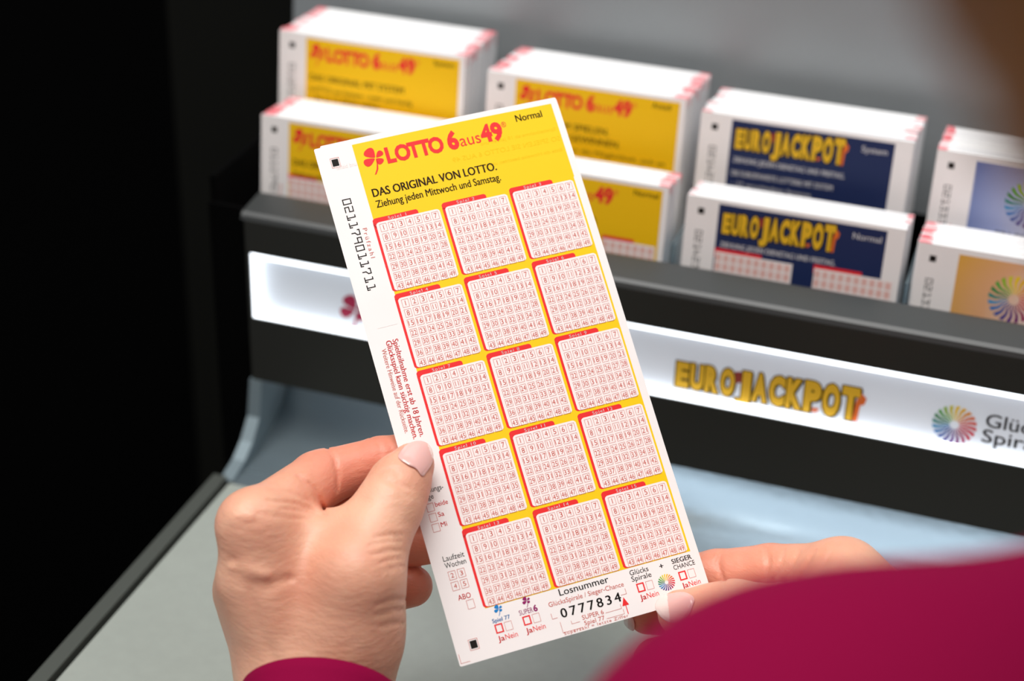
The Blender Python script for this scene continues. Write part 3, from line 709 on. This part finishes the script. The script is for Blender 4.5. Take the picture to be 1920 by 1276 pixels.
# the coarse trunk ends inside the sleeves, where the finely built hands and wrists take over
V_ = np.concatenate([vl, vr, vt_]); F__ = np.concatenate([fl_, fr+len(vl), ft+len(vl)+len(vr)])
wobj('body', V_, F__, m_skin, person); body = bpy.data.objects['body']
def flush(v, chains):                           # redder skin on the fingers and knuckles
    d = np.full(len(v), 1.)
    for c, w_ in chains:
        for (a, ra), (b_, rb) in zip(c[:-1], c[1:]): d = np.minimum(d, seg(v, a, b_, ra, rb)+(1-w_)*.02)
    return np.clip(1-d/.012, 0, 1)
fl = np.concatenate([flush(vl, [(LI[1:], .95), (LM[1:], 1), (LR[1:], 1), (LP[1:], 1), (LT[3:], .6), (LI[:2], .6)]), flush(vr, [(RI[1:], .9), (RM[1:], 1), (RR[1:], 1), (RP[1:], 1), (RT[3:], .7), (RI[:2], .6)]), np.zeros(len(vt_))])*.62
att = body.data.attributes.new('flush', 'FLOAT', 'POINT'); att.data.foreach_set('value', fl.astype(np.float32))
vs, fs = surface(shirt_full, (-.20, .0, .05), (.62, .72, .60), .0045)
def sleeve_tube(c, e, r0, r1, n=64, m=40):
    ax = (e-c)/np.linalg.norm(e-c); L = np.linalg.norm(e-c)
    b1 = np.cross(ax, [0, 0, 1.]); b1 /= np.linalg.norm(b1); b2 = np.cross(ax, b1)
    prof = [(.012, r0-.0022), (.002, r0-.0020), (.0006, r0-.0013), (0, r0-.0006), (.0006, r0+.0001), (.004, r0+.0003), (.010, r0+.0001)]
    prof += [(.010+(L*.8-.010)*i/m, r0+(r1-r0)*(i/m)*.8) for i in range(1, m+1)]
    v = []; f = []
    for j, (q, r) in enumerate(prof):
        for i in range(n):
            t = 2*math.pi*i/n; wv = .0007*math.sin(3*t+q*60)*min(1, q/.02)+.0009*math.sin(q*160+1.5*math.sin(t))*min(1, max(0, q-.01)/.03)
            v.append(c+ax*q+(b1*math.cos(t)+b2*math.sin(t))*(r+wv))
    for j in range(len(prof)-1):
        for i in range(n): a = j*n+i; b = j*n+(i+1) % n; f.append((a, b, b+n, a+n))
    return np.array(v), np.array(f)
v2, f2 = sleeve_tube(LCUFF, LELB, .0240, .045)
v3, f3 = sleeve_tube(RCUFF, RELB, .0262, .045)
fs = np.concatenate([fs, f2+len(vs), f3+len(vs)+len(v2)]); vs = np.concatenate([vs, v2, v3])
wobj('shirt', vs, fs, m_shirt, person)
def hair(p):
    d = ell(p, HEAD-FWD*.012-DOWN*.012, (.082, .098, .104), AX)
    d = smin(d, seg(p, HEAD-FWD*.05+RGT*.01, HEAD-FWD*.08+DOWN*.15+RGT*.05, .06, .045), .03)
    face = ell(p, HEAD+FWD*.10+DOWN*.03, (.060, .075, .085), AX)
    q = p@np.stack([RGT, FWD], 1); wav = .0012*np.sin(q[:, 0]*900+3*np.sin(q[:, 1]*60))
    return np.maximum(d+wav, -face)
vh, fh = surface(hair, HEAD-.2, HEAD+.25, .005); wobj('hair', vh, fh, m_hair, person)
def nail(outline, sdf, z0, lift, tipdir, tipfrac, thick=.0005):
    o = np.array(outline, float); c = o.mean(0); 
    # close and smooth the outline
    n = 96; t = np.linspace(0, len(o), n, endpoint=False); k = len(o)
    def cr_(i, u):
        p0, p1, p2, p3 = o[(i-1) % k], o[i % k], o[(i+1) % k], o[(i+2) % k]
        return .5*((2*p1)+(-p0+p2)*u+(2*p0-5*p1+4*p2-p3)*u*u+(-p0+3*p1-3*p2+p3)*u**3)
    ring = np.array([cr_(int(a), a-int(a)) for a in t])
    rs = np.linspace(0, 1, 22)[1:]; pts = [c]+[c+(q-c)*r for r in rs for q in ring]; pts = np.array(pts)
    z = np.full(len(pts), z0); hit = np.zeros(len(pts), bool)
    for _ in range(60):
        d = sdf(np.column_stack([(pts[:, 0]-960)/F*z, (pts[:, 1]-638)/F*z, z])); hit |= d < .0003; z = np.where(hit, z, z+np.maximum(d, .0001)*.8)
    ok = hit & (z < z0+.03); A_ = lambda s: np.column_stack([np.ones(len(s)), s, s[:, 0]**2, s[:, 0]*s[:, 1], s[:, 1]**2])
    sN = (pts-c)/30; co = np.linalg.lstsq(A_(sN[ok]), z[ok], rcond=None)[0]; zz = A_(sN)@co-lift
    rr = np.array([0]+[r for r in rs for _ in ring]); zz += np.maximum(0, rr-.8)*5*lift*.5
    zz = np.where(ok, np.minimum(zz, z-.00012), zz)
    v = np.column_stack([(pts[:, 0]-960)/F*zz, (pts[:, 1]-638)/F*zz, zz])
    f = [(0, 1+(j+1) % n, 1+j) for j in range(n)]
    for i in range(len(rs)-1):
        for j in range(n): a = 1+i*n+j; b = 1+i*n+(j+1) % n; f.append((a, b, b+n, a+n))
    m0 = len(v); v = np.concatenate([v, v[-n:]+[0, 0, thick]])
    for j in range(n): a = m0-n+j; b = m0-n+(j+1) % n; f.append((a, b, b+n, a+n))
    td = np.array(tipdir, float); td /= np.linalg.norm(td); s = (pts-c)@td; lim = s.max()*tipfrac
    s = np.append(s, s[-n:]); fm = [1 if s[list(q)].mean() > lim else 0 for q in f]
    return wobj('fingernail', v, f, [m_nail, m_tip], body, fm)
nail([(747, 857), (752, 843), (768, 830), (788, 826), (804, 833), (812, 850), (810, 868), (800, 884), (792, 892), (780, 878), (764, 870)], left_hand, .52, .0007, (1, -.35), .86)
nail([(1301, 1120), (1298, 1136), (1291, 1152), (1276, 1165), (1256, 1166), (1238, 1155), (1228, 1136), (1238, 1118), (1258, 1112), (1284, 1110)], right_hand, .53, .0007, (-1, .1), .35)
nail([(1186, 1158), (1190, 1170), (1188, 1182), (1178, 1178), (1170, 1168), (1172, 1154)], right_hand, .55, .0004, (-1, 0), .3)
